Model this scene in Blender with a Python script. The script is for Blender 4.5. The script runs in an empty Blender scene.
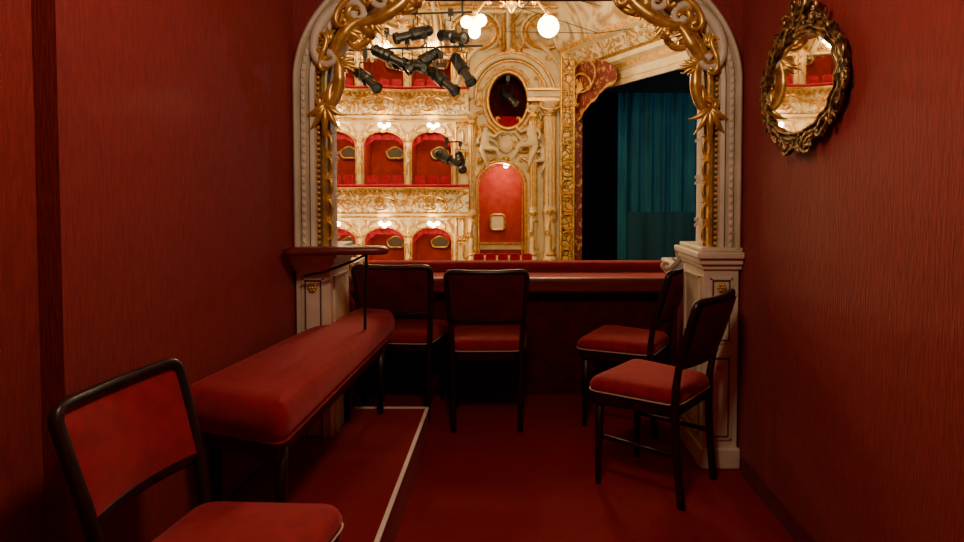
import bpy, math, random
from mathutils import Vector, Matrix
random.seed(4)
SC=bpy.context.scene
COL=SC.collection
pi=math.pi

# ---------------------------------------------------------------- materials
def nt(name):
    m=bpy.data.materials.new(name); m.use_nodes=True
    t=m.node_tree; b=t.nodes['Principled BSDF']
    return m,t,b
def simple(name,col,rough=.5,metal=0,sheen=0,spec=.5):
    m,t,b=nt(name)
    b.inputs['Base Color'].default_value=(*col,1); b.inputs['Roughness'].default_value=rough
    b.inputs['Metallic'].default_value=metal; b.inputs['Sheen Weight'].default_value=sheen
    b.inputs['Specular IOR Level'].default_value=spec
    if sheen: b.inputs['Sheen Tint'].default_value=(1,.25,.2,1)
    return m
def noisy(name,c1,c2,scale=(1,1,1),nscale=5,detail=4,rough=.5,metal=0,bump=.2,bdist=.01,sheen=0,p0=.35,p1=.65,kind='noise',dist=0,spec=.5):
    m,t,b=nt(name); N=t.nodes; L=t.links
    tc=N.new('ShaderNodeTexCoord'); mp=N.new('ShaderNodeMapping'); mp.inputs['Scale'].default_value=scale
    L.new(tc.outputs['Object'],mp.inputs['Vector'])
    if kind=='noise':
        n=N.new('ShaderNodeTexNoise'); n.inputs['Scale'].default_value=nscale; n.inputs['Detail'].default_value=detail
        n.inputs['Distortion'].default_value=dist; out=n.outputs['Fac']
    elif kind=='voronoi':
        n=N.new('ShaderNodeTexVoronoi'); n.inputs['Scale'].default_value=nscale; n.feature='DISTANCE_TO_EDGE'; out=n.outputs['Distance']
    L.new(mp.outputs['Vector'],n.inputs['Vector'])
    r=N.new('ShaderNodeValToRGB'); r.color_ramp.elements[0].position=p0; r.color_ramp.elements[1].position=p1
    r.color_ramp.elements[0].color=(*c1,1); r.color_ramp.elements[1].color=(*c2,1)
    L.new(out,r.inputs['Fac']); L.new(r.outputs['Color'],b.inputs['Base Color'])
    bp=N.new('ShaderNodeBump'); bp.inputs['Strength'].default_value=bump; bp.inputs['Distance'].default_value=bdist
    L.new(out,bp.inputs['Height']); L.new(bp.outputs['Normal'],b.inputs['Normal'])
    b.inputs['Roughness'].default_value=rough; b.inputs['Metallic'].default_value=metal
    b.inputs['Sheen Weight'].default_value=sheen; b.inputs['Sheen Tint'].default_value=(1,.25,.25,1)
    b.inputs['Specular IOR Level'].default_value=spec
    return m
def emis(name,col,s):
    m,t,b=nt(name)
    b.inputs['Base Color'].default_value=(*col,1)
    b.inputs['Emission Color'].default_value=(*col,1); b.inputs['Emission Strength'].default_value=s
    return m

WALLP=noisy('silk_wallpaper',(.215,.018,.014),(.285,.026,.018),(130,130,18),1,5,.6,0,.65,.004,.15,.38,.62,spec=.3)
CARPET=noisy('red_carpet',(.17,.005,.010),(.28,.010,.017),(1,1,1),220,3,.95,0,.5,.003,.15,spec=.1)
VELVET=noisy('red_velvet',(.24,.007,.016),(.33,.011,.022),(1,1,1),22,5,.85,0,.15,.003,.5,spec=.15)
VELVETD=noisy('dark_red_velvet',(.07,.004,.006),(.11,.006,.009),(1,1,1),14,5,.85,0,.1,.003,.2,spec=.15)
SEATRED=noisy('crimson_seat_plush',(.26,.003,.015),(.38,.006,.03),(1,1,1),10,3,.8,0,.1,.003,.3,spec=.15)
WOOD=noisy('dark_wood',(.012,.005,.004),(.030,.010,.007),(30,30,3),1,4,.35,0,.1,.001)
REDWOOD=noisy('mahogany',(.13,.014,.012),(.22,.024,.02),(3,30,30),1,4,.35,0,.1,.001)
CREAM0=noisy('frame_cream_paint',(.68,.58,.38),(.84,.74,.53),(1,1,1),6,4,.42,0,.1,.005)
CREAM=noisy('hall_cream_plaster',(.66,.50,.25),(.82,.67,.38),(1,1,1),3,5,.42,0,.3,.02)
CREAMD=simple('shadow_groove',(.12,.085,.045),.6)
GOLD=noisy('gilding',(.60,.32,.05),(.95,.60,.15),(1,1,1),20,3,.32,.65,.2,.004)
HGOLD=noisy('hall_gilding',(.50,.25,.03),(.85,.50,.10),(1,1,1),12,3,.35,.6,.2,.01)
RELIEF=noisy('gilded_relief',(.80,.66,.38),(.46,.23,.03),(1,1,1),4.2,3,.4,.1,1,.08,0,.49,.55,dist=2.2)
LATTICE=noisy('gilt_lattice',(.09,.022,.008),(.66,.38,.07),(1,1,1),7,2,.4,.3,.8,.03,0,.02,.12,kind='voronoi')
FRESCO=noisy('ceiling_fresco',(.78,.62,.34),(.38,.20,.06),(1,1,1),1.5,6,.6,0,.6,.06,0,.44,.62,dist=2.2)
BOXRED=noisy('box_red_damask',(.32,.017,.009),(.44,.030,.014),(1,1,1),6,3,.8,0,.1,.01)
VALANCE=noisy('valance_brocade',(.15,.010,.008),(.50,.25,.05),(1,1,1),4,5,.6,.1,.5,.03,0,.55,.61,dist=2)
BLACK=simple('stage_black',(.006,.006,.007),.9)
METAL=simple('black_metal',(.012,.012,.013),.4,.3)
LENS=simple('lens_glass',(.25,.28,.3),.1,.8)
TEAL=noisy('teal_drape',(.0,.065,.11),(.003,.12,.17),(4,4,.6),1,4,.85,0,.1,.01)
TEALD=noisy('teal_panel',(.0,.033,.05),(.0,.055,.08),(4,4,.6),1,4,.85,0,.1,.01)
BRONZE=noisy('antique_gilt_frame',(.06,.032,.011),(.66,.43,.15),(1,1,1),38,3,.33,.8,.3,.004,0,.40,.68)
MIRROR=simple('mirror_glass',(.9,.88,.85),.02,1)
PIPING=simple('pale_piping',(.62,.44,.28),.6)
STRIP=simple('pale_nosing',(.90,.78,.66),.5)
HALLFLOOR=noisy('hall_floor',(.10,.01,.01),(.2,.02,.015),(1,1,1),3,3,.9)
GLOBE=emis('lit_globe',(1,.80,.48),18)
GLOBE2=emis('lit_small_globe',(1,.76,.42),34)

# ---------------------------------------------------------------- helpers
def group(name,loc=(0,0,0),rz=0):
    e=bpy.data.objects.new(name,None); e.location=loc; e.rotation_euler=(0,0,rz); e.empty_display_size=.1
    COL.objects.link(e); return e
def mobj(name,v,f,mats,parent=None,smooth=False,mi=None,bevel=0,seg=3):
    me=bpy.data.meshes.new(name); me.from_pydata([tuple(x) for x in v],[],f)
    if not isinstance(mats,(list,tuple)): mats=[mats]
    for m in mats: me.materials.append(m)
    if mi:
        for p,i in zip(me.polygons,mi): p.material_index=i
    if smooth:
        for p in me.polygons: p.use_smooth=True
    me.update()
    o=bpy.data.objects.new(name,me); COL.objects.link(o)
    if parent: o.parent=parent
    if bevel:
        b=o.modifiers.new('bevel','BEVEL'); b.width=bevel; b.segments=seg; b.limit_method='ANGLE'; b.angle_limit=.6
        for p in me.polygons: p.use_smooth=True
        w=o.modifiers.new('wn','WEIGHTED_NORMAL')
    return o
def boxd(lo,hi):
    x0,y0,z0=lo; x1,y1,z1=hi
    v=[(x0,y0,z0),(x1,y0,z0),(x1,y1,z0),(x0,y1,z0),(x0,y0,z1),(x1,y0,z1),(x1,y1,z1),(x0,y1,z1)]
    f=[(0,3,2,1),(4,5,6,7),(0,1,5,4),(1,2,6,5),(2,3,7,6),(3,0,4,7)]
    return v,f
def box(name,lo,hi,mat,parent=None,bevel=0,seg=3):
    v,f=boxd(lo,hi); return mobj(name,v,f,mat,parent,bevel=bevel,seg=seg)
def merge(parts):
    V=[];F=[]
    for v,f in parts:
        o=len(V); V+=list(v); F+=[tuple(i+o for i in q) for q in f]
    return V,F
def prism(poly,z0,z1):
    n=len(poly); v=[(x,y,z0) for x,y in poly]+[(x,y,z1) for x,y in poly]
    f=[tuple(reversed(range(n))),tuple(range(n,2*n))]+[(i,(i+1)%n,(i+1)%n+n,i+n) for i in range(n)]
    return v,f
def rpoly(pts,r,n=6):
    out=[];N=len(pts)
    for i in range(N):
        p=Vector(pts[i]);a=(Vector(pts[i-1])-p).normalized();b=(Vector(pts[(i+1)%N])-p).normalized()
        for k in range(n+1):
            t=k/n
            q=(p+a*r)*(1-t)**2+p*2*t*(1-t)+(p+b*r)*t*t
            out.append((q.x,q.y))
    return out
def rings_mesh(poly,levels):
    """poly CCW; levels=[(inset,z[,shrink])]; fans at both ends"""
    n=len(poly);P=[Vector(p) for p in poly];nr=[]
    C=sum(P,Vector((0,0)))/n
    for i in range(n):
        t=(P[(i+1)%n]-P[i-1]).normalized(); nr.append(Vector((-t.y,t.x)))
    v=[];f=[]
    for lv in levels:
        ins,z=lv[0],lv[1];sh=lv[2] if len(lv)>2 else 0
        for i in range(n):
            q=(P[i]+nr[i]*ins).lerp(C,sh); v.append((q.x,q.y,z))
    m=len(levels)
    for k in range(m-1):
        for i in range(n):
            j=(i+1)%n; f.append((k*n+i,k*n+j,(k+1)*n+j,(k+1)*n+i))
    v.append((C.x,C.y,levels[0][1]));v.append((C.x,C.y,levels[-1][1]));c0=len(v)-2;c1=c0+1
    for i in range(n):
        j=(i+1)%n; f.append((j,i,c0)); f.append(((m-1)*n+i,(m-1)*n+j,c1))
    return v,f
def limb(path,ref=Vector((0,1,0)),n=10,sq=.55):
    v=[];f=[];m=len(path)
    for i,p in enumerate(path):
        a=Vector(path[max(i-1,0)][:3]);b=Vector(path[min(i+1,m-1)][:3]);t=(b-a).normalized()
        s=t.cross(ref).normalized();r=s.cross(t).normalized();c=Vector(p[:3])
        for k in range(n):
            an=2*pi*k/n+pi/n;ca,sa=math.cos(an),math.sin(an)
            x=math.copysign(abs(ca)**sq,ca);y=math.copysign(abs(sa)**sq,sa)
            v.append(tuple(c+s*(x*p[3]/2)+r*(y*p[4]/2)))
    for i in range(m-1):
        for k in range(n):
            j=(k+1)%n;f.append((i*n+k,i*n+j,(i+1)*n+j,(i+1)*n+k))
    f.append(tuple(reversed(range(n))));f.append(tuple((m-1)*n+k for k in range(n)))
    return v,f
def curves(name,spl,mat,parent=None,res=2,cyc=False):
    cu=bpy.data.curves.new(name,'CURVE');cu.dimensions='3D';cu.bevel_depth=1;cu.bevel_resolution=res;cu.use_fill_caps=True
    for s in spl:
        sp=cu.splines.new('POLY');sp.points.add(len(s)-1)
        for p,q in zip(sp.points,s): p.co=(q[0],q[1],q[2],1);p.radius=q[3]
        sp.use_cyclic_u=cyc; sp.use_smooth=True
    cu.materials.append(mat);o=bpy.data.objects.new(name,cu);COL.objects.link(o)
    if parent:o.parent=parent
    return o
def sph(c,r,nu=12,nv=8,sc=(1,1,1)):
    v=[];f=[]
    for i in range(nv+1):
        th=pi*i/nv
        for j in range(nu):
            ph=2*pi*j/nu;v.append((c[0]+sc[0]*r*math.sin(th)*math.cos(ph),c[1]+sc[1]*r*math.sin(th)*math.sin(ph),c[2]+sc[2]*r*math.cos(th)))
    for i in range(nv):
        for j in range(nu):
            k=(j+1)%nu;f.append((i*nu+j,(i+1)*nu+j,(i+1)*nu+k,i*nu+k))
    return v,f
def lathe(prof,c=(0,0,0),n=20):
    v=[];f=[]
    for r,z in prof:
        for j in range(n):
            a=2*pi*j/n;v.append((c[0]+r*math.cos(a),c[1]+r*math.sin(a),c[2]+z))
    for i in range(len(prof)-1):
        for j in range(n):
            k=(j+1)%n;f.append((i*n+j,i*n+k,(i+1)*n+k,(i+1)*n+j))
    return v,f
def xf(d,M):
    v,f=d;return [tuple(M@Vector(p)) for p in v],f
def sc(kind,cx,cz,size,rot,r,flip=1,n=44,A=5.0,lin=.7):
    pts=[];x=y=0
    for i in range(n+1):
        s=-1+2*i/n
        th=(lin*s+A*math.copysign(abs(s)**3.4,s)) if kind=='C' else (A*abs(s)**3.4+lin*.6*s)
        x+=math.cos(th)*2/n;y+=math.sin(th)*2/n;pts.append((x,y,s))
    mx=(max(p[0] for p in pts)+min(p[0] for p in pts))/2;my=(max(p[1] for p in pts)+min(p[1] for p in pts))/2
    w=max(p[0] for p in pts)-min(p[0] for p in pts);k=size/w
    out=[];cr,sr=math.cos(rot),math.sin(rot)
    for i,(x,y,s) in enumerate(pts):
        a=(x-mx)*k;b=(y-my)*k*flip
        rr=r*(1.15-.6*abs(s)); 
        if i in(0,1,n,n-1): rr=r*.95
        out.append((cx+a*cr-b*sr,cz+a*sr+b*cr,rr))
    return out
def leaf(cx,cz,ln,ang,bend,r,n=9):
    out=[];x,y=cx,cz
    for i in range(n):
        t=i/(n-1);out.append((x,y,r*(.35+.9*math.sin(pi*min(t*1.1,1))**.8)*(1-t*.55)))
        a=ang+bend*t*t;x+=math.cos(a)*ln/n;y+=math.sin(a)*ln/n
    return out
def fan(cx,cz,ln,ang,spread,k,r):
    return [leaf(cx,cz,ln*(1-.35*abs(2*i/(k-1)-1)),ang+spread*(i/(k-1)-.5),(2*i/(k-1)-1)*.9,r) for i in range(k)]
def toplane(spl,mapf):
    return [[(*mapf(a,b,r),r) for a,b,r in s] for s in spl]

def light(name,loc,e,col=(1,.73,.41),r=.1,parent=None,kind='POINT'):
    l=bpy.data.lights.new(name,kind);l.energy=e;l.color=col;l.shadow_soft_size=r
    o=bpy.data.objects.new(name,l);o.location=loc;COL.objects.link(o)
    if parent:o.parent=parent
    return o

# ---------------------------------------------------------------- box room shell
FY=3.06
box('floor',(-1.4,-1.1,-.1),(1.2,4.2,0),CARPET)
mobj('wall_left',*merge([prism([(-1.4,1.6),(-1.12,1.6),(-1.02,FY+.02),(-1.4,FY+.02)],0,2.65),
                         prism([(-1.4,-1.1),(-1.22,-1.1),(-1.18,1.6),(-1.4,1.6)],0,2.65)]),WALLP)
box('wall_right',(1.095,-1.1,0),(1.3,FY+.02,2.65),WALLP)
box('wall_back',(-1.4,-1.25,0),(1.3,-1.1,2.65),WALLP)
box('ceiling',(-1.4,-1.25,2.65),(1.3,FY+.3,2.75),WALLP)
box('baseboard_right',(1.075,-1.1,0),(1.096,FY-.1,.07),VELVETD,bevel=.005)

XL,XR,EA,EB,EZ=-1.015,1.085,.86,.66,1.83
def arch_pts(s,z0=1.05,nv=14,ne=26):
    P=[]
    for i in range(nv): P.append((XL+s,z0+(EZ-z0)*i/nv))
    for i in range(ne+1):
        a=pi-(pi/2)*i/ne;P.append((XL+EA+(EA-s)*math.cos(a),EZ+(EB-s)*math.sin(a)))
    for i in range(ne+1):
        a=pi/2-(pi/2)*i/ne;P.append((XR-EA+(EA-s)*math.cos(a),EZ+(EB-s)*math.sin(a)))
    for i in range(1,nv+1): P.append((XR-s,EZ-(EZ-z0)*i/nv))
    return P
def plate(name,u0,u1,z0,z1,h0,h1,zlo,zhi,d0,d1,mapf,mats,parent=None,n=24,jm=None):
    v=[];f=[];mi=[]
    def quad(a,b,c,d,m=0):
        o=len(v);v.extend([mapf(*a),mapf(*b),mapf(*c),mapf(*d)]);f.append((o,o+1,o+2,o+3));mi.append(m)
    for (a,b) in ((u0,h0),(h1,u1)):
        if b-a>1e-4: quad((a,d0,z0),(b,d0,z0),(b,d0,z1),(a,d0,z1))
    for i in range(n):
        a=h0+(h1-h0)*.5*(1-math.cos(pi*i/n));b=h0+(h1-h0)*.5*(1-math.cos(pi*(i+1)/n))
        quad((a,d0,zhi(a)),(b,d0,zhi(b)),(b,d0,z1),(a,d0,z1))
        quad((a,d0,zhi(a)),(b,d0,zhi(b)),(b,d1,zhi(b)),(a,d1,zhi(a)),1)
        if zlo(a)>z0+1e-4 or zlo(b)>z0+1e-4:
            quad((a,d0,z0),(b,d0,z0),(b,d0,zlo(b)),(a,d0,zlo(a)))
            quad((a,d0,zlo(a)),(b,d0,zlo(b)),(b,d1,zlo(b)),(a,d1,zlo(a)),1)
    for h in (h0,h1):
        if zhi(h)-zlo(h)>1e-3: quad((h,d0,zlo(h)),(h,d1,zlo(h)),(h,d1,zhi(h)),(h,d0,zhi(h)),1)
    if not isinstance(mats,(list,tuple)):mats=[mats,mats]
    return mobj(name,v,f,mats,parent,mi=mi)
def archz(x,s=.02):
    if x<XL+EA: c=XL+EA; q=(x-c)/(EA-s)
    elif x>XR-EA: c=XR-EA; q=(x-c)/(EA-s)
    else: q=0
    return EZ+(EB-s)*math.sqrt(max(0,1-q*q))
plate('wall_front',-1.35,1.25,0,2.65,XL+.02,XR-.02,lambda x:0,archz,0,.3,lambda u,d,z:(u,FY+d,z),[WALLP,CREAM0],n=60)

# ---------------------------------------------------------------- ornate arch frame
AF=group('ornate_arch_frame')
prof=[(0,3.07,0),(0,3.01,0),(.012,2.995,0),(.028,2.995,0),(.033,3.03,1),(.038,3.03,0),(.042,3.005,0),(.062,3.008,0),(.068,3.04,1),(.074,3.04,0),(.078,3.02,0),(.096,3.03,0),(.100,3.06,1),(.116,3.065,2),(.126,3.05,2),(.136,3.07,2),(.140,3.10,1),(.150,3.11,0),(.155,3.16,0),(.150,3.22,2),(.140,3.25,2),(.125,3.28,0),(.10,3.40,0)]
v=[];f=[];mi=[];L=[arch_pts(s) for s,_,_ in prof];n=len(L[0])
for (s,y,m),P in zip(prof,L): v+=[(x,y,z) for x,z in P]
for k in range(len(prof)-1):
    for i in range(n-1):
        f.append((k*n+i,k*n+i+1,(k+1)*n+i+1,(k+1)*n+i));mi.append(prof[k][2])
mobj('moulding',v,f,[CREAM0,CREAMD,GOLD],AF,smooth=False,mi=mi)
def along(P,step):
    out=[];acc=0;prev=Vector(P[0])
    for p in P[1:]:
        q=Vector(p);d=(q-prev).length
        while acc+d>=step:
            t=(step-acc)/d;prev=prev+(q-prev)*t;out.append((prev.x,prev.y));d=(q-prev).length;acc=0
        acc+=d;prev=q
    return out
mobj('gold_beads',*merge([sph((x,3.052,z),.010,8,6) for x,z in along(arch_pts(.108),.026)]),GOLD,AF,smooth=True)
mobj('egg_and_dart',*merge([sph((x,3.006,z),.010,8,6,(1,.6,1.3)) for x,z in along(arch_pts(.052),.035)]),CREAM0,AF,smooth=True)
def arch_frame(l,s):
    P=arch_frame.P;i=max(0,min(len(P)-2,int(l*(len(P)-1))));t=l*(len(P)-1)-i
    a=Vector(P[i]);b=Vector(P[i+1]);p=a.lerp(b,t);tg=(b-a).normalized();nn=Vector((tg.y,-tg.x))
    return p+nn*s,tg,nn
arch_frame.P=along(arch_pts(.12),.02)
LT=len(arch_frame.P)*.02
def onarch(spl2,l0,s0,y):
    out=[]
    for s in spl2:
        q=[]
        for a,b,r in s:
            p,_,_=arch_frame(min(max(l0+a/LT,0),1),s0+b)
            q.append((p.x,y-r*.3,p.y,r))
        out.append(q)
    return out
spl=[];spc=[]
for side in (0,1):
    T=(lambda m:m/LT) if side==0 else (lambda m:1-m/LT)
    sg=1 if side==0 else -1
    m=.06;k=0
    while m<.58:
        spl+=onarch([sc('C',0,0,.085,0,.006,-1)],T(m),.022,3.10)
        spl+=onarch(fan(0,0,.045,pi/2,1.6,5,.005),T(m+.05),.012,3.10)
        spc+=onarch([sc('S',0,0,.09,0,.007,1 if k%2 else -1)],T(m),.02,3.2)
        m+=.105;k+=1
    for (mm,s0,size,kind,fl,r,y) in [(.78,.05,.26,'C',-1,.024,3.03),(1.02,.060,.30,'S',1*sg,.026,3.02),(1.28,.055,.34,'C',-1,.028,3.02),(1.58,.05,.30,'S',-1*sg,.022,3.03),
                                  (.90,.0,.16,'S',-1*sg,.012,3.0),(1.15,.0,.20,'C',1,.014,2.99),(1.42,.0,.20,'C',-1,.013,3.0),(1.10,.105,.18,'C',-1,.017,3.07),(.68,.05,.17,'S',sg,.018,3.05),(1.40,.10,.18,'C',-1,.015,3.07)]:
        spl+=onarch([sc(kind,0,0,size,0,r,fl)],T(mm),s0,y)
    for (mm,s0,ln,an,k,r) in [(.66,.03,.20,pi,5,.017),(.88,.07,.13,pi/2,7,.014),(1.04,.03,.18,.3,7,.017),(1.18,.08,.14,pi/2,7,.015),(1.36,.07,.13,2.4,7,.015),(1.54,.03,.15,.4,6,.014),(.96,.01,.11,-1.2,5,.012),(1.27,.01,.13,-1.6,7,.012)]:
        a=an if side==0 else pi-an
        spl+=onarch(fan(0,0,ln,a,1.7,k,r),T(mm),s0,3.02)
    spc+=onarch([sc('C',0,0,.34,0,.022,1)],T(1.02),.0,3.01)+onarch([sc('C',0,0,.34,0,.022,1)],T(1.42),.01,3.02)
spl+=onarch(fan(0,0,.18,pi/2,2.6,9,.014),.5,-.03,3.02)
curves('gold_scrollwork',spl,GOLD,AF,3)
curves('cream_scrollwork',spc,CREAM0,AF,3)

def pedestal(x0,x1,nm):
    y0,y1=3.0,3.38
    g=AF
    box(nm+'_body',(x0,y0+.02,.06),(x1,y1,.97),CREAM0,g,bevel=.004)
    box(nm+'_plinth',(x0-.012,y0,0),(x1+.012,y1+.02,.10),CREAM0,g,bevel=.01)
    for k,(a,b,c) in enumerate([(.95,.975,.012),(.975,1.005,.028),(1.005,1.035,.045),(1.035,1.055,.02)]):
        box(nm+'_cap_%d'%k,(x0-c,y0+.02-c,a),(x1+(c if x0<0 else min(c,.012)),y1+c*.5,b),CREAM0,g,bevel=.006)
    for (za,zb) in ((.14,.54),(.60,.91)):
        for xa,xb,fy in ((x0+.03,x1-.03,y0+.02),):
            w=.008
            parts=[boxd((xa,fy-.008,za),(xb,fy,za+w)),boxd((xa,fy-.008,zb-w),(xb,fy,zb)),boxd((xa,fy-.008,za),(xa+w,fy,zb)),boxd((xb-w,fy-.008,za),(xb,fy,zb))]
            parts+=[boxd((xa+.018,fy-.003,za+.018),(xb-.018,fy,zb-.018))]
            mobj(nm+'_panel',*merge(parts),CREAM0,g)
            w=.004;xa+=.012;xb-=.012;za2=za+.012;zb2=zb-.012
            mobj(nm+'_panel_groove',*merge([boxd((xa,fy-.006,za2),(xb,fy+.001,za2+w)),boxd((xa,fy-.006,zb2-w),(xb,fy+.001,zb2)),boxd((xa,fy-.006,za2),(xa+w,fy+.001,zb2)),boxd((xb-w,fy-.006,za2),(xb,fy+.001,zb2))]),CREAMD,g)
        cx=(x0+x1)/2
        mobj(nm+'_rosette',*merge([sph((cx+.014*math.cos(q*pi/3),y0+.012,zb-.045+.014*math.sin(q*pi/3)),.009,8,6) for q in range(6)]+[sph((cx,y0+.008,zb-.045),.009,8,6)]),GOLD,g,smooth=True)
        ins=-1 if x0>0 else 1
        fx=x0 if x0>0 else x1
        a,b=sorted((fx,fx+ins*.008))
        mobj(nm+'_side_panel',*merge([boxd((a,3.08,za),(b,3.33,za+.008)),boxd((a,3.08,zb-.008),(b,3.33,zb)),boxd((a,3.08,za),(b,3.088,zb)),boxd((a,3.322,za),(b,3.33,zb))]),CREAM0,g)
pedestal(-1.01,-.85,'pedestal_left')
pedestal(.915,1.08,'pedestal_right')

# ---------------------------------------------------------------- parapet of the box
PA=group('velvet_parapet')
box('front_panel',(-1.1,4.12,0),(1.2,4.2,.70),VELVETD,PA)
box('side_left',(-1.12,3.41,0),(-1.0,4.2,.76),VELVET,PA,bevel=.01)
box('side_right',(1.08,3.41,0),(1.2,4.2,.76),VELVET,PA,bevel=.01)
box('ledge_nosing',(-1.12,3.98,.685),(1.2,4.05,.775),REDWOOD,PA,bevel=.015)
box('ledge_top',(-1.12,4.03,.70),(1.2,4.44,.768),VELVET,PA,bevel=.012)
mobj('velvet_roll',*limb([(-1.15+2.35*i/12,4.42,.80,.15,.075) for i in range(13)],Vector((0,0,1)),14,.9),VELVET,PA,smooth=True)
box('gilt_batten',(-1.12,4.33,.77),(1.2,4.345,.785),REDWOOD,PA)
box('outer_face',(-1.15,4.2,-.2),(1.25,4.45,.72),RELIEF,PA)
for sx,x in ((1,1.12),(-1,-1.10)):
    pl=lambda a,b,r,x=x,sx=sx:(x-sx*a*.9,4.15-a*.4,.77+b)
    curves('end_scroll',toplane([sc('S',.05,.10,.22,-.7,.018,1),sc('C',.0,.10,.16,1.3,.014,-1)]+fan(.02,.06,.14,1.2,1.6,5,.012),pl),CREAM0 if sx>0 else GOLD,PA)
    box('end_block',(x-.08,4.12,.76),(x+.1,4.42,.86),CREAM0,PA,bevel=.01)

# ---------------------------------------------------------------- step platform
ST=group('carpeted_step_platform')
mobj('platform',*prism([(-1.08,1.9),(-.435,1.9),(-.435,3.38),(-.83,3.38),(-.83,2.98),(-1.02,2.98)],0,.165),CARPET,ST,bevel=.006)
mobj('nosing_strip',*merge([boxd((-.447,1.9,.164),(-.430,3.384,.172)),boxd((-.83,3.370,.164),(-.430,3.384,.172))]),STRIP,ST)

# ---------------------------------------------------------------- bench
BE=group('upholstered_bench')
def subdiv(P,m):
    out=[]
    for i in range(len(P)):
        a=Vector(P[i]);b=Vector(P[(i+1)%len(P)]);k=max(1,int((b-a).length/m))
        out+=[tuple(a.lerp(b,j/k)) for j in range(k)]
    return out
BP=[(-1.09,2.10),(-.695,1.93),(-.63,3.47),(-.83,3.54),(-.965,2.975)]
bp=subdiv(rpoly(BP,.05,6),.12)
v,f=rings_mesh(bp,[(.012,.545,.0),(.0,.553),(-.010,.58),(-.012,.615),(-.006,.647),(.004,.664),(.018,.676),(.024,.681,.06),(.024,.686,.2),(.024,.689,.5)])
mobj('cushion',v,f,VELVET,BE,smooth=True)
v,f=rings_mesh(bp,[(.03,.48),(.03,.55)]);mobj('seat_frame',v,f,VELVETD,BE)
curves('cushion_piping',[[(a,b,.550,.005) for a,b in bp]],VELVET,BE,1,True)
for i,(x,y) in enumerate([(-.73,2.02),(-.672,3.30),(-1.03,2.22),(-.82,3.2)]):
    mobj('leg_%d'%(i+1),*limb([(x,y,.165,.028,.028),(x,y,.35,.036,.036),(x,y,.51,.044,.044)]),WOOD,BE,smooth=True)

# ---------------------------------------------------------------- handrail
HR=group('wall_handrail')
mobj('rail',*limb([(-1.01,2.90,1.045,.036,.10),(-.97,2.90,1.048,.04,.12),(-.8,2.92,1.05,.04,.12),(-.62,2.94,1.05,.04,.11),(-.575,2.945,1.048,.036,.09),(-.56,2.945,1.045,.02,.05)],Vector((0,1,0)),14,.6),REDWOOD,HR,smooth=True)
curves('iron_bracket',[[(-.66,2.94,1.03,.007),(-.66,2.94,.98,.007),(-.67,2.95,.85,.007),(-.67,2.95,.68,.007)],[(-.95,2.95,.93,.006),(-.85,2.94,.95,.006),(-.72,2.94,1.0,.006),(-.66,2.94,1.03,.006)]],METAL,HR)

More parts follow.
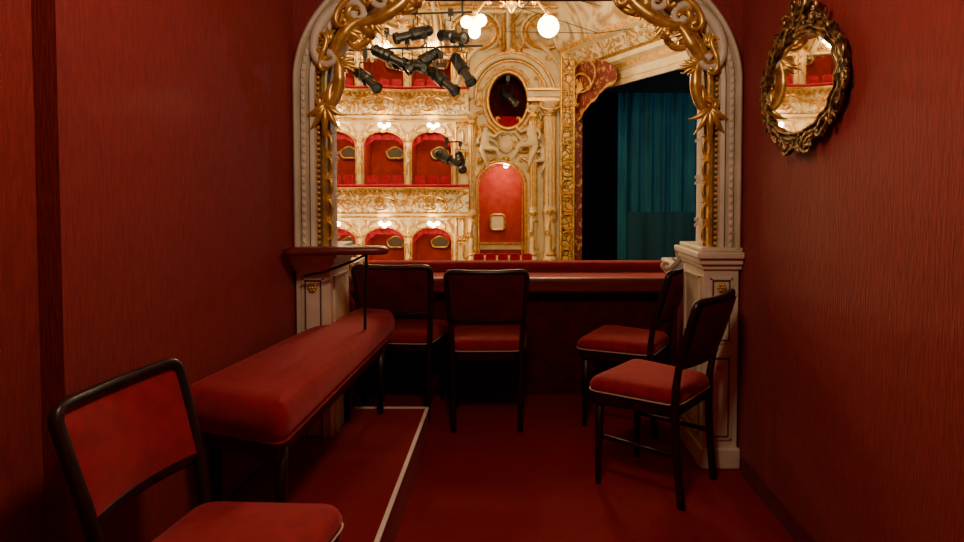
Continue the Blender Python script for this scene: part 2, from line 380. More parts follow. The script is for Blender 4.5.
# ---------------------------------------------------------------- chairs
def chair(name,x,y,rz,z=0,s=1):
    g=group(name,(x,y,z),rz);g.scale=(s,s,s)
    P=[]
    up=[(.178,-.215,0),(.182,-.195,.2),(.186,-.185,.43),(.196,-.207,.60),(.208,-.252,.76)]
    hoop=[(.211,-.272,.825),(.209,-.279,.850),(.196,-.284,.866),(.165,-.290,.871),(.08,-.302,.868)]
    for a in up+hoop: P.append((-a[0],a[1],a[2],.030,.034 if a[2]<.5 else .028))
    P.append((0,-.306,.866,.034,.026))
    for a in reversed(up+hoop): P.append((a[0],a[1],a[2],.030,.034 if a[2]<.5 else .028))
    Q=[]
    for i in range(len(P)-1):
        p0=P[max(i-1,0)];p1=P[i];p2=P[i+1];p3=P[min(i+2,len(P)-1)]
        for k in range(3):
            t=k/3
            Q.append(tuple(.5*((2*p1[j])+(-p0[j]+p2[j])*t+(2*p0[j]-5*p1[j]+4*p2[j]-p3[j])*t*t+(-p0[j]+3*p1[j]-3*p2[j]+p3[j])*t**3) for j in range(5)))
    Q.append(P[-1])
    mobj('back_hoop',*limb(Q,Vector((0,1,0)),10,.7),WOOD,g,smooth=True)
    mobj('back_rail',*limb([(-.198+.396*i/8,-.213-.03*(1-((i-4)/4)**2),.605,.034,.022) for i in range(9)],Vector((0,1,0)),8,.6),WOOD,g,smooth=True)
    for nm,off,mat,th in (('back_pad_front',.012,VELVET,.018),('back_pad_rear',-.012,VELVETD,.008)):
        v=[];f=[];nu,nv=12,8
        for j in range(nv+1):
            for i in range(nu+1):
                a=-1+2*i/nu;b=j/nv;zz=.618+b*(.860-.618)
                yy=-.213-.085*((zz-.6)/.27)-.028*(1-a*a)
                puff=th*(1-abs(a)**4)*(1-abs(2*b-1)**4)
                v.append((a*(.184+.016*b)*(1 if b<.95 else .98),yy+off+math.copysign(puff,off),zz))
        for j in range(nv):
            for i in range(nu):
                o=j*(nu+1)+i;f.append((o,o+1,o+nu+2,o+nu+1))
        mobj(nm,v,f,mat,g,smooth=True)
    for i,sx in enumerate((-1,1)):
        mobj('front_leg_%d'%(i+1),*limb([(sx*.188,.178,0,.022,.022),(sx*.186,.176,.2,.030,.030),(sx*.184,.172,.42,.038,.038)]),WOOD,g,smooth=True)
    outl=rpoly([(-.192,-.20),(.192,-.20),(.230,.22),(-.230,.22)],.07,6)
    v,f=rings_mesh(outl,[(.012,.375),(.004,.385),(.004,.425),(.01,.43)]);mobj('seat_rail',v,f,WOOD,g,smooth=False)
    v,f=rings_mesh(outl,[(.008,.428),(-.004,.440),(-.004,.456),(.004,.472),(.016,.484),(.02,.492,.12),(.02,.497,.3),(.02,.499,.6)]);mobj('seat_cushion',v,f,VELVET,g,smooth=True)
    curves('piping',[[(p[0],p[1],.432,.0036) for p in rpoly([(-.196,-.204),(.196,-.204),(.234,.224),(-.234,.224)],.07,6)]],PIPING,g,1,True)
    for i,sx in enumerate((-1,1)):
        mobj('stretcher_%d'%(i+1),*limb([(sx*.185,-.19,.22,.016,.02),(sx*.187,.176,.22,.016,.02)],Vector((0,0,1)),8,.8),WOOD,g,smooth=True)
    return g
D=math.radians
chair('theatre_chair',.655,2.90,D(51.6))
chair('theatre_chair',.67,3.66,D(62),s=1.02)
chair('theatre_chair',-.13,3.70,D(1),s=1.02)
chair('theatre_chair',-.635,3.86,D(-5),s=1.03) 
chair('theatre_chair',-.69,1.545,D(-98),s=.975)

# ---------------------------------------------------------------- wall mirror
MI=group('oval_wall_mirror',(1.088,2.39,1.718))
ry,rz_=.290,.182
NN=64
v=[(-.022,0,0)]+[(-.022,ry*math.cos(2*pi*i/NN),rz_*math.sin(2*pi*i/NN)) for i in range(NN)]
mobj('glass',v,[(0,i+1,(i+1)%NN+1) for i in range(NN)],MIRROR,MI)
def ell(k,x,r,wob=0,n=120,ph=0):
    return [(x-.004*math.sin(16*2*pi*i/n),(ry+k+wob*math.sin(14*2*pi*i/n+ph))*math.cos(2*pi*i/n),(rz_+k+wob*math.sin(14*2*pi*i/n+ph))*math.sin(2*pi*i/n),r) for i in range(n)]
curves('frame_rings',[ell(.0,-.028,.008),ell(.020,-.022,.012,.003),ell(.040,-.016,.008,.006)],BRONZE,MI,3,True)
s2=[]
for i in range(20):
    a=2*pi*i/20;cx=(ry+.036)*math.cos(a);cz=(rz_+.036)*math.sin(a)
    s2.append(sc('C' if i%2 else 'S',cx,cz,.085,a+pi/2,.007,1 if i%2 else -1))
    s2+=fan(cx,cz,.045,a,1.7,4,.005)
for sg in(-1,1):
    s2.append(sc('C',sg*.07,rz_+.055,.14,sg*.5,.010,-1));s2.append(sc('S',sg*.045,rz_+.085,.09,pi/2-sg*.3,.009,sg))
    s2.append(sc('C',sg*.06,-rz_-.045,.11,-sg*.4,.009,1));s2.append(sc('S',sg*.15,rz_+.035,.11,-sg*.4,.008,sg))
s2+=fan(0,rz_+.07,.08,pi/2,2.0,7,.008)+fan(0,-rz_-.045,.05,-pi/2,2.0,5,.006)
curves('carved_scrolls',toplane(s2,lambda a,b,r:(-.026,a,b)),BRONZE,MI)
v=[(-.001,0,0)]+[(-.001,(ry+.035)*math.cos(2*pi*i/NN),(rz_+.035)*math.sin(2*pi*i/NN)) for i in range(NN)]
v2=[(-.016,p[1]*.97,p[2]*.96) for p in v]
mobj('backing_board',v+v2,[(0,i+1,(i+1)%NN+1) for i in range(NN)]+[(i+1,(i+1)%NN+1,(i+1)%NN+1+NN+1,i+1+NN+1) for i in range(NN)],BRONZE,MI)

# ---------------------------------------------------------------- auditorium tiers
Y0=16.0
def hm(u,d,z):
    c=.055*(u+2.2)**2 if u<-2.2 else 0
    return (u,Y0+d-c,z)
BW=1.175
UR=-1.36
NB=8
UL=UR-NB*BW
def spin(u): return .06*(1-math.cos(2*pi*(u-UR)/BW))
TI=group('auditorium_box_tiers')
for k in (-1,0,1):
    zl=1.38+2.37*k
    pf=[(-.30,.0,0),(-.36,-.02,2),(-.36,-.06,0),(-.31,-.09,2),(-.29,-.13,1),(-.36,-.27,1),(-.41,-.40,1),(-.37,-.52,1),(-.28,-.62,2),(-.31,-.65,0),(-.29,-.70,2),(-.24,-.75,0),(0,-.78,0)]
    NU=NB*10+4;v=[];f=[];mi=[]
    us=[UL+(-1.0-UL)*i/NU for i in range(NU+1)]
    for d,z,m in pf: v+=[hm(u,d-spin(u)*(1 if d<-.01 else 0),zl+z) for u in us]
    for a in range(len(pf)-1):
        for i in range(NU): f.append((a*(NU+1)+i,a*(NU+1)+i+1,(a+1)*(NU+1)+i+1,(a+1)*(NU+1)+i));mi.append(pf[a][2])
    mobj('balcony_front_%d'%(k+2),v,f,[CREAM,RELIEF,HGOLD],TI,mi=mi,smooth=False)
    curves('balcony_handrail_%d'%(k+2),[[(*hm(u,-.30-spin(u),zl+.02),.045) for u in us]],SEATRED,TI,2)
    mobj('balcony_drops_%d'%(k+2),*merge([sph(hm(UL+.12*i,-.33-spin(UL+.12*i),zl-.13),.036,6,5,(1,.7,1.6)) for i in range(int((-1.0-UL)/.12))]),HGOLD,TI,smooth=True)
    orn=[]
    for b in range(NB):
        uc=UR-(b+.5)*BW
        def fm(a,bb,r,uc=uc): 
            u=uc+a;zz=bb;d=-.42-.05*math.cos((zz+.38)*4)-spin(u);return hm(u,d,zl+zz)
        s=[sc('C',-.22,-.30,.34,.3,.030,-1),sc('C',.22,-.30,.34,-.3,.030,-1),sc('S',-.40,-.42,.28,1.2,.025,1),sc('S',.40,-.42,.28,-1.2,.025,-1),sc('C',0,-.50,.3,0,.026,1)]
        s+=fan(0,-.38,.20,pi/2,2.4,7,.024)+fan(0,-.42,.15,-pi/2,2,5,.020)+fan(-BW/2,-.28,.28,-pi/2,1.8,5,.026)
        s.append([(math.cos(q)*.10,-.34+math.sin(q)*.12,.028) for q in [2*pi*i/16 for i in range(17)]])
        orn+=toplane(s,fm)
    curves('balcony_gilding_%d'%(k+2),orn,HGOLD,TI,1)
    zt=zl+1.62 if k<1 else zl+1.5
    for b in range(NB):
        u1=UR-b*BW;u0=u1-BW;h0=u0+.075;h1=u1-.075;cu=(u0+u1)/2;hw=(h1-h0)/2
        sp=zl+1.02
        zh=lambda u,sp=sp,cu=cu,hw=hw: sp+.36*math.sqrt(max(0,1-((u-cu)/hw)**2))
        plate('box_arch_%d_%d'%(k+2,b+1),u0,u1,zl-.75,zt,h0,h1,lambda u:zl-.1,zh,0,.14,hm,[CREAM,CREAM],TI,12)
        rim=[(*hm(h0,-.01,zl+.0),.028),(*hm(h0,-.01,sp),.028)]+[(*hm(cu-hw*math.cos(pi*i/14),-.01,sp+.36*math.sin(pi*i/14)),.028) for i in range(1,14)]+[(*hm(h1,-.01,sp),.028),(*hm(h1,-.01,zl),.028)]
        dr=[sc('C',cu-.2,sp+.42,.30,.35,.028,-1),sc('C',cu+.2,sp+.42,.30,-.35,.028,-1),sc('S',cu-.45,sp+.38,.28,.9,.026,1),sc('S',cu+.45,sp+.38,.28,-.9,.026,-1)]+fan(cu,sp+.32,.24,pi/2,2.2,7,.026)
        dr+=fan(u0,sp+.1,.32,pi/2,1.6,5,.03)+[sc('S',u0,sp-.15,.26,pi/2,.024,1),sc('S',u0,sp-.55,.3,pi/2,.02,-1)]
        rims=[rim]+toplane(dr,lambda a,bb,r:hm(a,-.07,bb))
        curves('box_gilding_%d_%d'%(k+2,b+1),rims,HGOLD,TI,1)
        vs=[];nn=16
        for i in range(nn+1):
            u=h0+(h1-h0)*i/nn;q=abs(2*i/nn-1)
            vs+=[hm(u,.2+.02*math.sin(i*2.1),zh(u)+.04),hm(u,.2+.03*math.sin(i*2.1),sp+.16-.5*max(0,q-.45)**1.2)]
        mobj('box_swag_%d_%d'%(k+2,b+1),vs,[(2*i,2*i+2,2*i+3,2*i+1) for i in range(nn)],SEATRED,TI,smooth=True)
        p0=hm(u1,0,0)
        box('pilaster_%d_%d'%(k+2,b+1),(u1-.045,p0[1]-.06,zl-.02),(u1+.045,p0[1]+.3,sp),CREAM,TI)
        box('partition_%d_%d'%(k+2,b+1),(u1-.03,p0[1]+.14,zl-.9),(u1+.03,p0[1]+1.4,zt),BOXRED,TI)
        if b<5:
            pc=hm(cu+.08,1.15,zl+.90)
            curves('box_oval_%d_%d'%(k+2,b+1),[[(pc[0]+.24*math.cos(2*pi*i/20),pc[1],pc[2]+.15*math.sin(2*pi*i/20)+.02*math.cos(8*pi*i/20),.032) for i in range(20)]],HGOLD,TI,1,True)
            mobj('box_oval_glass_%d_%d'%(k+2,b+1),[(pc[0]+.22*math.cos(2*pi*i/20),pc[1]-.01,pc[2]+.13*math.sin(2*pi*i/20)) for i in range(20)],[tuple(range(20))],CREAMD,TI)
            for q in(-.30,.02,.32):
                pq=hm(cu+q,-.02,zl)
                vv,ff=prism(rpoly([(-.13,0),(.13,0),(.12,.42),(-.12,.42)],.08,4),0,.06)
                mobj('box_seat_%d_%d'%(k+2,b+1),[(pq[0]+a,pq[1]+c,pq[2]-.12+bb) for a,bb,c in vv],ff,SEATRED,TI)
    vs=[]
    for u in us: vs+=[hm(u,1.25,zl-.8),hm(u,1.25,zt)]
    mobj('box_back_wall_%d'%(k+2),vs,[(2*i,2*i+2,2*i+3,2*i+1) for i in range(NU)],BOXRED,TI)
    for zz,mm in((zl-.74,HALLFLOOR),(zt-.02,BOXRED)):
        vs=[]
        for u in us: vs+=[hm(u,-.2 if zz<zl else 0,zz),hm(u,1.3,zz)]
        mobj('box_slab_%d'%(k+2),vs,[(2*i,2*i+2,2*i+3,2*i+1) for i in range(NU)],mm,TI)
box('end_pier',(-1.36,Y0-.06,-4),(-.98,Y0+1.4,5.3),CREAM,TI)
po=[]
for z in (-.2,.4,1.9,2.6,3.9,4.5):
    po+=toplane([sc('S',-1.17,z,.4,pi/2,.03,1),sc('C',-1.17,z+.3,.28,0,.03,-1)]+fan(-1.17,z+.25,.24,pi/2,2,5,.028),lambda a,b,r:(a,Y0-.08,b))
for x in(-1.33,-1.01): po.append([(x,Y0-.07,-3,.025),(x,Y0-.07,5.2,.025)])
curves('pier_gilding',po,HGOLD,TI,1)
box('lower_wall',(-11,Y0-.2,-4.2),(-1,Y0+.1,-1.7),CREAM,TI)

LA=TI
gl=[];st=[]
for k in (0,1,2):
    zl=1.38+2.37*k
    for b in range(6):
        uc=UR-(b+.5)*BW+.1
        p=hm(uc,-.42,zl-.88)
        if k==2: p=hm(uc,-.15,zl-1.30)
        for dx,dz in((-.10,0),(.10,0),(0,-.05)):
            gl.append(sph((p[0]+dx,p[1]-.05,p[2]+dz),.055,10,8));st.append([(p[0],p[1]+.1,p[2]+.13,.012),(p[0]+dx*.5,p[1],p[2]+.08,.012),(p[0]+dx,p[1]-.05,p[2]+dz,.012)])
        if b<4: light('lamp_light_%d_%d'%(k,b),(p[0],p[1]-.16,p[2]-.1),36,r=.08,parent=LA)
mobj('lamp_globes',*merge(gl),GLOBE2,LA,smooth=True)
curves('lamp_brackets',st,HGOLD,LA,1)
for k in (-1,0,1):
    zl=1.38+2.37*k
    for b in range(4):
        p=hm(UR-(b+.5)*BW,.7,zl+1.1);light('box_interior_light',p,5,r=.1,parent=LA,col=(1,.70,.42))

# ---------------------------------------------------------------- stage-side box (proscenium box)
PB=group('proscenium_box_facade')
fm=lambda u,d,z:(u,Y0-.12+d,z)
zar=lambda u:1.42+.56*math.sqrt(max(0,1-((u+.235)/.59)**2))
plate('lower_wall',-.98,1.22,-1.8,2.5,-.825,.355,lambda u:-.35,zar,0,.35,fm,[CREAM,RELIEF],PB,24)
ozc,orx,orz=3.50,.47,.66
plate('upper_wall',-.98,1.22,2.5,5.4,-.05-orx,-.05+orx,lambda u:ozc-orz*math.sqrt(max(0,1-((u+.05)/orx)**2)),lambda u:ozc+orz*math.sqrt(max(0,1-((u+.05)/orx)**2)),0,.3,fm,[CREAM,HGOLD],PB,24)
box('niche_back',(-.98,Y0+1.1,-1.2),(.6,Y0+1.2,2.3),BOXRED,PB)
box('niche_side_left',(-.98,Y0+.2,-1.2),(-.9,Y0+1.1,2.3),BOXRED,PB)
box('niche_side_right',(.45,Y0+.2,-1.2),(.55,Y0+1.1,2.3),BOXRED,PB)
box('niche_ceiling',(-.98,Y0+.2,2.1),(.6,Y0+1.2,2.2),CREAM,PB)
box('niche_dado',(-.9,Y0+1.06,-.28),(.5,Y0+1.1,-.16),CREAM,PB)
box('niche_dado_rail',(-.9,Y0+1.04,-.14),(.5,Y0+1.1,-.09),HGOLD,PB)
box('oval_room',(-.8,Y0+1.3,2.5),(.7,Y0+1.4,4.6),VELVETD,PB)
box('oval_room_ceiling',(-.8,Y0+.2,4.3),(.7,Y0+1.4,4.4),BLACK,PB)
box('oval_room_left',(-.8,Y0+.2,2.5),(-.75,Y0+1.4,4.4),BLACK,PB)
box('oval_room_right',(.65,Y0+.2,2.5),(.7,Y0+1.4,4.4),BLACK,PB)
box('oval_curtain',(-.6,Y0+.3,2.7),(.5,Y0+.36,3.16),SEATRED,PB)
light('niche_light',(-.2,Y0+.5,1.80),30,r=.10,parent=PB,col=(1,.72,.42))
mobj('niche_lamp_globe',*sph((-.1,Y0+.35,1.93),.07,12,8),GLOBE2,PB,smooth=True)
pr=[];rr=rpoly([(-.18,-.2),(.18,-.2),(.18,.2),(-.18,.2)],.1,5)
curves('niche_mirror_frame',[[(-.33+a*1.05,Y0+1.03,.45+b*1.0,.04) for a,b in rr]],HGOLD,PB,1,True)
mobj('niche_mirror_glass',[(-.33+a,Y0+1.02,.45+b) for a,b in rr],[tuple(range(len(rr)))],simple('pale_glass',(.8,.72,.5),.2),PB)
g=[];c=[]
def ring(cx,cz,rx,rz,a0,a1,r,n=40): return [(cx+rx*math.cos(a0+(a1-a0)*i/n),cz+rz*math.sin(a0+(a1-a0)*i/n),r) for i in range(n+1)]
g.append([(-.86,-.35,.035),(-.86,1.42,.035)]+[(a,b,.035) for a,b,_ in reversed(ring(-.235,1.42,.625,.6,0,pi,.035))]+[(.39,1.42,.035),(.39,-.35,.035)])
g.append([(-.77,-.35,.02),(-.77,1.42,.02)]+[(a,b,.02) for a,b,_ in reversed(ring(-.235,1.42,.53,.5,0,pi,.02))]+[(.30,1.42,.02),(.30,-.35,.02)])
g.append(ring(-.05,ozc,orx+.03,orz+.03,0,2*pi,.05));g.append(ring(-.05,ozc,orx+.14,orz+.13,0,2*pi,.03))
c.append(ring(.03,3.55,.98,1.02,0,pi,.07));g.append(ring(.03,3.55,.88,.92,0,pi,.04));g.append(ring(.03,3.55,1.08,1.12,0,pi,.04))
c.append(ring(.03,3.6,1.35,1.45,.2,pi-.2,.05))
for i in range(15):
    a=pi*i/14;g+=fan(.03+.98*math.cos(a),3.55+1.02*math.sin(a),.17,a,1.6,4,.028)
for i in range(18):
    a=2*pi*i/18;g+=fan(-.05+(orx+.1)*math.cos(a),ozc+(orz+.1)*math.sin(a),.15,a,1.5,4,.024)
for sgn in(-1,1):
    x0=-.05
    g+= [sc('C',x0+sgn*.45,2.72,.5,sgn*.7,.044,-1),sc('S',x0+sgn*.78,3.0,.5,pi/2,.04,sgn),sc('C',x0+sgn*.3,2.35,.4,-sgn*.5,.04,1),sc('S',x0+sgn*.62,2.15,.5,sgn*.9,.04,sgn),sc('C',x0+sgn*.72,3.9,.35,pi/2,.034,sgn),sc('C',x0+sgn*.45,1.93,.4,sgn*-.9,.034,-1),
         sc('S',x0+sgn*.5,4.95,.5,sgn*.3,.04,sgn),sc('C',x0+sgn*.9,4.7,.45,sgn*-.9,.04,-1),sc('S',x0+sgn*.25,2.9,.35,sgn*1.2,.034,sgn)]
    c+= [sc('C',x0+sgn*.55,2.45,.6,sgn*.2,.05,-1),sc('S',x0+sgn*.28,2.62,.4,-sgn*.8,.045,sgn)]
    g+=fan(x0+sgn*.5,2.6,.3,pi/2-sgn*.6,2.2,7,.034)+fan(x0+sgn*.7,2.1,.28,-pi/2+sgn*.2,2.0,7,.03)+fan(x0+sgn*.7,3.35,.3,pi/2,1.8,7,.03)
g+=fan(-.1,2.3,.3,pi/2,2.6,9,.038)+fan(-.1,2.12,.2,-pi/2,2.2,7,.034)+fan(.03,4.65,.35,pi/2,2.6,9,.045)
curves('gilded_carving',toplane(g,lambda a,b,r:(a,Y0-.15-r*.5,b)),HGOLD,PB,1)
curves('cream_carving',toplane(c,lambda a,b,r:(a,Y0-.17-r*.5,b)),CREAM,PB,1)
mobj('cartouche',*sph((-.1,Y0-.2,2.42),.18,16,12,(1,.35,1.2)),CREAM,PB,smooth=True)
def figure(name,x,z,s,fl):
    vs=[(0,0,0),(0.02,-.03,.18),(.03,-.04,.36),(.03,-.05,.46),(.04,-.07,.58),
        (.15,-.04,.36),(.30,-.08,.28),(.42,-.10,.42),(-.09,-.04,.36),(-.2,-.1,.22),(-.16,-.18,.08),
        (.12,-.12,-.04),(.34,-.16,-.06),(.46,-.12,-.34),(-.08,-.12,-.08),(.02,-.2,-.34),(.10,-.14,-.60)]
    ed=[(0,1),(1,2),(2,3),(3,4),(2,5),(5,6),(6,7),(2,8),(8,9),(9,10),(0,11),(11,12),(12,13),(0,14),(14,15),(15,16)]
    rad=[.12,.10,.11,.045,.085,.055,.04,.03,.055,.04,.03,.08,.06,.035,.08,.06,.035]
    me=bpy.data.meshes.new(name);me.from_pydata([(x+fl*a*s,Y0-.28+b*s,z+c_*s) for a,b,c_ in vs],ed,[])
    me.materials.append(CREAM);o=bpy.data.objects.new(name,me);COL.objects.link(o);o.parent=PB
    m=o.modifiers.new('skin','SKIN')
    for sv,r in zip(me.skin_vertices[0].data,rad): sv.radius=(r*s,r*s)
    me.skin_vertices[0].data[0].use_root=True
    o.modifiers.new('sub','SUBSURF').levels=2;o.modifiers['sub'].render_levels=2
    m.use_smooth_shade=True
    wing=[leaf(x-fl*.05*s,z+.36*s,(.55-.05*i)*s,(pi/2+fl*(.5+.28*i)),fl*.5,.04*s) for i in range(6)]
    curves(name+'_wing',toplane(wing,lambda a,b,r:(a,Y0-.22,b)),HGOLD,PB,1)
figure('angel_figure_left',-.62,2.35,.85,1)
figure('angel_figure_right',.55,2.45,.95,-1)
figure('putto_figure',.82,2.05,.6,-1)
def col(nm,x,r,z0,z1):
    h=z1-z0
    pr=[(r*1.5,0),(r*1.5,.12),(r*1.2,.14),(r*1.35,.2),(r*1.1,.26),(r,.30),(r*1.02,h*.33),(r*1.15,h*.335),(r*1.15,h*.36),(r,h*.365),(r*.88,h-.35),(r*1.0,h-.34),(r*1.0,h-.31),(r*.9,h-.30),(r*1.2,h-.15),(r*1.6,h-.03),(r*1.6,h)]
    mobj(nm,*lathe(pr,(x,Y0-.32,z0),20),CREAM,PB,smooth=False)
    s=[]
    for j in range(6):
        a=pi+pi*j/5;s.append([(x+math.cos(a)*r*.97,Y0-.32+math.sin(a)*r*.97,z0+h*.38,.016),(x+math.cos(a)*r*.88,Y0-.32+math.sin(a)*r*.88,z1-.36,.016)])
    q=[sc('C',x,z1-.12,r*3.2,0,.034,1),sc('S',x,z0+h*.17,.45,pi/2,.03,1),sc('S',x,z0+h*.25,.4,pi/2,.03,-1)]+fan(x,z1-.3,.24,pi/2,1.8,7,.032)+fan(x,z0+h*.36,.28,-pi/2,1.3,5,.03)
    curves(nm+'_gilding',s+toplane(q,lambda a,b,rr:(a,Y0-.32-r*1.12,b)),HGOLD,PB,1)
    mobj(nm+'_rings',*merge([lathe([(r*k_,zz),(r*k_+.03,zz+.03),(r*k_,zz+.06)],(x,Y0-.32,z0),20) for k_,zz in((1.15,h*.33),(1.0,h-.36),(1.3,.17),(1.0,.30))]),HGOLD,PB,smooth=True)
col('column_1',.57,.085,-.6,3.35);col('column_2',.97,.15,-.6,3.45);col('column_3',-.92,.08,-.6,3.2)
for z,h,o,mt in((3.45,.10,.1,HGOLD),(3.55,.14,.16,CREAM),(3.69,.07,.24,HGOLD)): box('entablature',(.42,Y0-.3-o,z),(1.22,Y0,z+h),mt,PB,bevel=.01)
box('base_ledge',(-.98,Y0-.55,-.95),(1.3,Y0,-.62),CREAM,PB,bevel=.02)
box('base_rail',(-.9,Y0-.6,-.45),(.45,Y0-.5,-.38),HGOLD,PB,bevel=.02)
mobj('balusters',*merge([lathe([(.03,0),(.05,.05),(.02,.12),(.03,.17),(.03,.2)],(-.85+i*.11,Y0-.55,-.62),8) for i in range(12)]),HGOLD,PB,smooth=True)
for q in range(5):
    vv,ff=prism(rpoly([(-.13,0),(.13,0),(.12,.4),(-.12,.4)],.07,4),0,.08)
    mobj('niche_seat',[(-.75+q*.29+a,Y0-.65+cc,-.62+bb) for a,bb,cc in vv],ff,SEATRED,PB)

# ---------------------------------------------------------------- proscenium & stage
PR=group('proscenium_arch')
box('gilt_pier',(1.22,Y0-.55,-4),(1.54,Y0,4.6),LATTICE,PR)
s=[[(1.23,-4,.03),(1.23,4.5,.03)],[(1.53,-4,.03),(1.53,4.5,.03)]]
z=-1.
while z<4.4:
    s+=[sc('C',1.38,z,.22,0,.018,-1),sc('C',1.38,z+.16,.22,0,.018,1)]+fan(1.38,z+.06,.12,pi/2,2,5,.012);z+=.42
curves('pier_gilding',toplane(s,lambda a,b,r:(a,Y0-.58,b)),HGOLD,PR,1)
box('red_reveal',(1.54,Y0-.5,-4),(1.74,Y0,4.2),VALANCE,PR)
A=Vector((1.74,Y0-.1));B=Vector((5.2,7.8));dv=(B-A);LN=dv.length;dv.normalize();nv_=Vector((-dv.y,dv.x))*-1
if nv_.x>0: nv_=-nv_
def pm(a,h,z): q=A+dv*a+nv_*h;return (q.x,q.y,z)
pf=[(0,3.62,1),(.05,3.62,0),(.08,3.72,2),(.02,3.76,0),(.02,3.92,0),(.1,3.97,2),(.12,4.06,0),(.22,4.12,0),(.22,4.22,2),(.30,4.27,1),(.5,4.55,0),(.62,4.6,2),(.66,4.7,3),(.9,5.2,3),(1.3,5.7,3)]
v=[];f=[];mi=[];n=30
for h,z,m in pf: v+=[pm(LN*i/n,h,z) for i in range(n+1)]
for a in range(len(pf)-1):
    for i in range(n): f.append((a*(n+1)+i,a*(n+1)+i+1,(a+1)*(n+1)+i+1,(a+1)*(n+1)+i));mi.append(pf[a][2])
mobj('header_moulding',v,f,[CREAM,RELIEF,HGOLD,FRESCO],PR,mi=mi)
v=[];f=[];n=60;LV=2.1
for i in range(n+1):
    a=LV*i/n;q=1-a/LV
    zb=3.64-.95*q**1.5-.03*abs(math.sin(a*pi/.35))
    fold=.02*math.sin(a*9);zt_=3.80+.75*q**.5
    v+=[pm(a,.30+fold*.3,zt_),pm(a,.30+fold,(zt_+zb)/2),pm(a,.30+fold,zb+.08),pm(a,.32+fold,zb)]
for i in range(n):
    for k in range(3): f.append((i*4+k,i*4+k+4,i*4+k+5,i*4+k+1))
mobj('valance',v,f,[VALANCE,HGOLD],PR,smooth=True,mi=[0,0,1]*n)
vo=[sc('C',.75,3.85,.8,pi-.35,.03,1),sc('S',.45,3.6,.6,pi/2-.3,.028,1)]+fan(.6,3.6,.4,1.9,2.6,9,.03)+[ring(.75,3.95,.55,.36,0,2*pi,.025)]
curves('valance_gilding',toplane(vo,lambda a,b,r:pm(a,.36,b)),HGOLD,PR,1)

SG=group('stage_house')
box('stage_back',(1.3,22,-4),(14,22.2,8),BLACK,SG);box('stage_right_wall',(13.8,4,-4),(14,22,8),BLACK,SG)
box('stage_left_wall',(1.6,Y0+.02,-4),(1.75,22,8),BLACK,SG);box('stage_grid',(1.6,6,7.6),(14,22,7.8),BLACK,SG)
box('stage_floor',(1.6,6,-2.1),(14,22,-2),BLACK,SG)
def drape(nm,x0,x1,y,z0,z1,mat,amp,fq,par):
    v=[];f=[];n=160
    for i in range(n+1):
        x=x0+(x1-x0)*i/n;yy=y+amp*math.sin(x*fq)+amp*.4*math.sin(x*fq*2.3+1)
        v+=[(x,yy,z0),(x,yy*1.0+.0,z1)]
    for i in range(n):f.append((2*i,2*i+2,2*i+3,2*i+1))
    return mobj(nm,v,f,mat,par,smooth=True)
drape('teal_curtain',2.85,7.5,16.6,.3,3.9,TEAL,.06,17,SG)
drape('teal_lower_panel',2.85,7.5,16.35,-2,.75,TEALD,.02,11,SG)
drape('teal_side_leg',2.72,2.95,16.3,-2,3.85,TEAL,.03,25,SG)
box('black_border',(1.75,16.2,3.75),(9,16.25,5.5),BLACK,SG)
light('stage_fill_light',(5.0,13.0,3.0),80,(.36,.78,1),.3,SG)  # bluish fill added to light the teal drapes, no stage lamp behind it

# ---------------------------------------------------------------- hall ceiling & floor
CE=group('auditorium_ceiling')
cp=[(16.2,4.55),(15.9,4.75),(15.5,5.1),(15.0,5.38),(14.3,5.6),(13,5.8),(11,5.95),(8,6.0),(4.5,6.0),(4.4,2.6)]
us=[-11+i*.5 for i in range(36)]
v=[];f=[]
for y,z in cp: v+=[(u,y-(.055*(u+2.2)**2 if u<-2.2 and y>9 else 0),z) for u in us]
n=len(us)
for a in range(len(cp)-1):
    for i in range(n-1): f.append((a*n+i,a*n+i+1,(a+1)*n+i+1,(a+1)*n+i))
mobj('cove',v,f,FRESCO,CE,smooth=True)
rb=[];rc=[]
def cov(u,t):
    x=t*(len(cp)-3);i=min(int(x),len(cp)-3);q=x-i
    y=cp[i][0]*(1-q)+cp[i+1][0]*q;z=cp[i][1]*(1-q)+cp[i+1][1]*q
    return (u,y-(.055*(u+2.2)**2 if u<-2.2 and y>9 else 0)-.02,z-.03)
for k in range(-6,5):
    u0=.03+k*1.7
    rc.append([(*cov(u0-.06,t/20),.06) for t in range(21)]);rb.append([(*cov(u0+.06,t/20),.035) for t in range(21)]);rb.append([(*cov(u0-.18,t/20),.035) for t in range(21)])
    cu=u0+.85
    rb.append([(*cov(cu+.5*math.cos(2*pi*i/28),.30+.14*math.sin(2*pi*i/28)),.05) for i in range(29)])
    rc.append([(*cov(cu+.6*math.cos(2*pi*i/28),.30+.17*math.sin(2*pi*i/28)),.04) for i in range(29)])
    for s_ in [sc('C',-.4,.10,.5,.5,.045,-1),sc('C',.4,.10,.5,-.5,.045,-1),sc('S',-.55,.5,.5,1.2,.045,1),sc('S',.55,.5,.5,-1.2,.045,-1),sc('C',-.3,.85,.5,2.6,.04,-1),sc('C',.3,.85,.5,-2.6,.04,-1)]+fan(0,.1,.3,pi/2,2,7,.045)+fan(0,.9,.35,pi/2,2,7,.04):
        rb.append([(*cov(cu+a,max(.01,b*.45)),r) for a,b,r in s_])
for t in(.06,.46,.55): rc.append([(*cov(-10+.3*i,t),.06) for i in range(54)]);rb.append([(*cov(-10+.3*i,t+.03),.04) for i in range(54)])
curves('gilded_ribs',rb,HGOLD,CE,1);curves('cream_ribs',rc,CREAM,CE,1)
box('auditorium_floor',(-12,4.5,-4.1),(2,16.3,-4),HALLFLOOR)
box('wall_auditorium_left',(-11.3,3,-4),(-11,16,6),CREAM)
box('wall_auditorium_near_1',(-11,4.2,-4),(-1.3,4.4,6),CREAM)
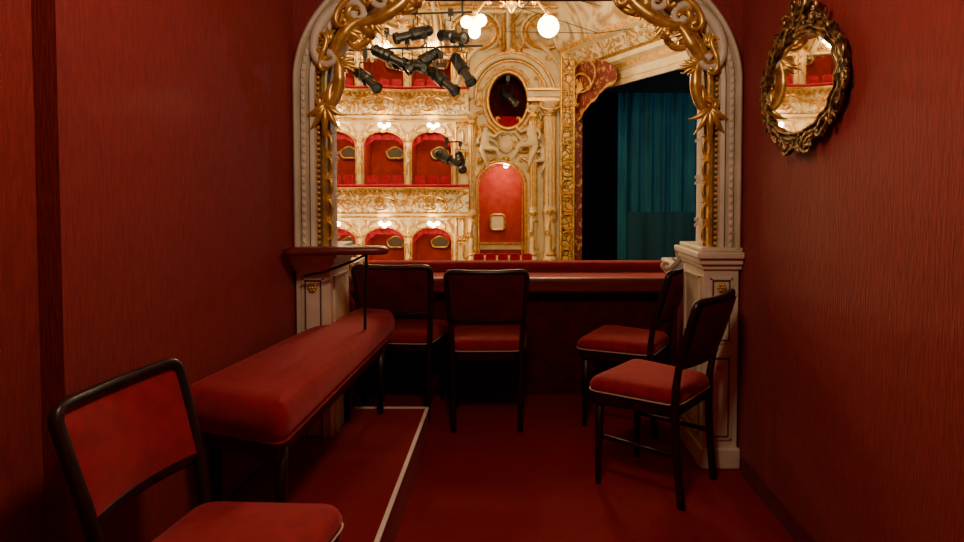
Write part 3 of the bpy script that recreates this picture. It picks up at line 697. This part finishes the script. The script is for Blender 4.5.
box('wall_auditorium_near_2',(1.35,4.2,-4),(6,4.4,6),CREAM)
box('wall_auditorium_near_3',(-1.3,4.2,2.7),(1.35,4.4,6),CREAM)

# ---------------------------------------------------------------- chandelier
CH=group('globe_chandelier')
cx,cy,cz=.02,9.0,4.0
gl=[];ar=[];cups=[]
for i,a in enumerate([.12,pi-.12,pi/2,-pi/2,pi*.28,pi*.75]):
    R=.52 if i<2 else .42
    zo=0 if i<2 else .75
    ex,ey=cx+R*math.cos(a),cy+R*math.sin(a);ez=cz-.40+zo
    gl.append(sph((ex,ey,ez),.15 if i!=1 else .09,16,12))
    if i==1:
        for dx,dy,dz in((-.11,0,.06),(.09,-.05,.07),(0,0,-.08)): gl.append(sph((ex+dx,ey+dy,ez+dz),.085,12,10))
    path=[]
    for t in range(17):
        q=t/16;rr=R*q;zz=cz+zo*1.0-.04+.10*math.sin(pi*q)-.21*q**2
        path.append((cx+rr*math.cos(a),cy+rr*math.sin(a),zz,.026*(1-.3*q)))
    ar.append(path)
    s_=sc('C',.22,-.06,.24,.2,.018,-1)
    ar.append([(cx+p*math.cos(a),cy+p*math.sin(a),cz+zo-.02+b,r) for p,b,r in s_])
    cups.append(lathe([(.015,.20),(.05,.17),(.075,.14),(.08,.12)],(ex,ey,ez),12))
    light('globe_light',(ex,ey,ez-.24),100,r=.12,parent=CH)
mobj('globes',*merge(gl),GLOBE,CH,smooth=True);curves('arms',ar,HGOLD,CH)
mobj('cups',*merge(cups),HGOLD,CH,smooth=True)
mobj('stem',*lathe([(0,-.24),(.04,-.20),(.09,-.12),(.05,-.05),(.10,.04),(.06,.2),(.03,.3),(.03,.7),(.08,.78),(.02,.9),(.02,1.95)],(cx,cy,cz),16),HGOLD,CH,smooth=True)

# ---------------------------------------------------------------- stage spotlights
def spot(loc,aim,s,up=None):
    g=group('stage_spotlight',loc)
    d=Vector(aim).normalized();M=d.to_track_quat('Z','Y').to_matrix().to_4x4()
    body=lathe([(0,-.30*s),(.07*s,-.30*s),(.085*s,-.27*s),(.085*s,-.1*s),(.11*s,-.08*s),(.11*s,.08*s),(.075*s,.10*s),(.075*s,.30*s),(.10*s,.31*s),(.10*s,.38*s),(.085*s,.38*s)],(0,0,0),16)
    fins=[lathe([(.085*s,z*s),(.10*s,z*s),(.10*s,(z+.012)*s),(.085*s,(z+.012)*s)],(0,0,0),16) for z in(-.25,-.21,-.17,-.13)]
    mobj('body',*xf(merge([body]+fins),M),METAL,g)
    mobj('lens',*xf(lathe([(0,.36*s),(.085*s,.355*s)],(0,0,0),16),M),LENS,g)
    a=M@Vector((.12*s,0,0));b=M@Vector((-.12*s,0,0));T=Vector((0,0,.26*s))
    curves('yoke',[[(*a,.012),(*(a+T),.012),(*(b+T),.012),(*b,.012)],[(0,0,.26*s,.015),(0,0,.36*s,.015)]],METAL,g,1)
    mobj('clamp',*boxd((-.04*s,-.04*s,.34*s),(.04*s,.04*s,.46*s)),METAL,g)
    return g
for (x,z,aim) in [(-2.68,3.38,(.55,-.5,-.45)),(-2.28,3.80,(.9,-.3,-.45)),(-1.90,3.62,(.8,-.5,-.2)),(-1.58,3.72,(-.7,-.3,-.5)),(-1.28,3.36,(.7,-.4,-.6)),(-.90,3.58,(.5,-.5,-.8)),(-1.75,4.2,(-.8,-.4,-.3)),(-1.1,4.15,(.6,-.6,-.2))]:
    spot((x,12.0,z),aim,1.1)
RG=group('lighting_pipe_rig')
curves('pipes',[[(-3.1,12,3.9,.022),(-.5,12,3.98,.022)],[(-2.67,12,3.75,.02),(-2.67,12,5.9,.02)],[(-.88,12,4.0,.02),(-.88,12,5.9,.02)],[(-2.3,12,4.55,.02),(-.7,12,4.6,.02)],[(-3.1,12,3.9,.01),(-2.9,12.4,4.6,.01),(-3.2,13,5.4,.01)],
   [(-1.3,12,3.9,.008),(-1.1,12,3.75,.008),(-.9,12,4.0,.008)],[(-2.3,12,4.2,.008),(-2.0,12,4.1,.008),(-1.7,12,4.4,.008)]],METAL,RG,1)
spot((-1.50,15.3,2.05),(.7,-.3,-.35),1.1);spot((-1.18,15.3,2.0),(.2,-.7,-.6),1.0)
spot((-.05,15.9,3.60),(.5,-.6,-.5),1.1)
curves('wall_bracket',[[(-1.17,16,2.45,.02),(-1.17,15.3,2.45,.02),(-1.5,15.3,2.45,.02)]],METAL,RG,1)
curves('suspension_cables',[[(.6,14,5.6,.008),(3.2,12.8,4.6,.008)],[(-.1,13.5,5.2,.008),(1.8,13.2,4.5,.008)],[(.6,14,5.6,.008),(-.1,13.5,4.6,.008),(1.8,13.2,4.5,.008),(3.2,12.8,4.6,.008)]],METAL,RG,1)

# ---------------------------------------------------------------- lights
for p,e in (((-3.5,10.5,5.0),150),((1.0,11.5,4.6),110)): light('auditorium_fill_light',p,e,(1,.74,.43),.25)  # soft fill added above the hall, no actual fixtures here
CL=group('ceiling_lamp',(.0,1.35,2.65))
mobj('shade',*lathe([(0,-.16),(.09,-.15),(.14,-.10),(.15,-.03),(.10,0)],(0,0,0),20),emis('frosted_shade',(1,.78,.6),1.5),CL,smooth=True)
light('bulb',(0,0,-.28),46,(1,.80,.60),.14,CL)

w=bpy.data.worlds.new('world');SC.world=w;w.use_nodes=True
w.node_tree.nodes['Background'].inputs['Color'].default_value=(.05,.03,.02,1);w.node_tree.nodes['Background'].inputs['Strength'].default_value=.2

# ---------------------------------------------------------------- camera
cam=bpy.data.cameras.new('camera');co=bpy.data.objects.new('camera',cam);COL.objects.link(co)
cam.sensor_width=36;cam.lens=24;cam.clip_start=.05;cam.clip_end=100
pt=2.0
co.location=(0,0,1.33);co.rotation_euler=(D(90-pt),0,0)
cam.shift_x=-28/964;cam.shift_y=-(82-643*math.tan(D(pt)))/964
SC.camera=co
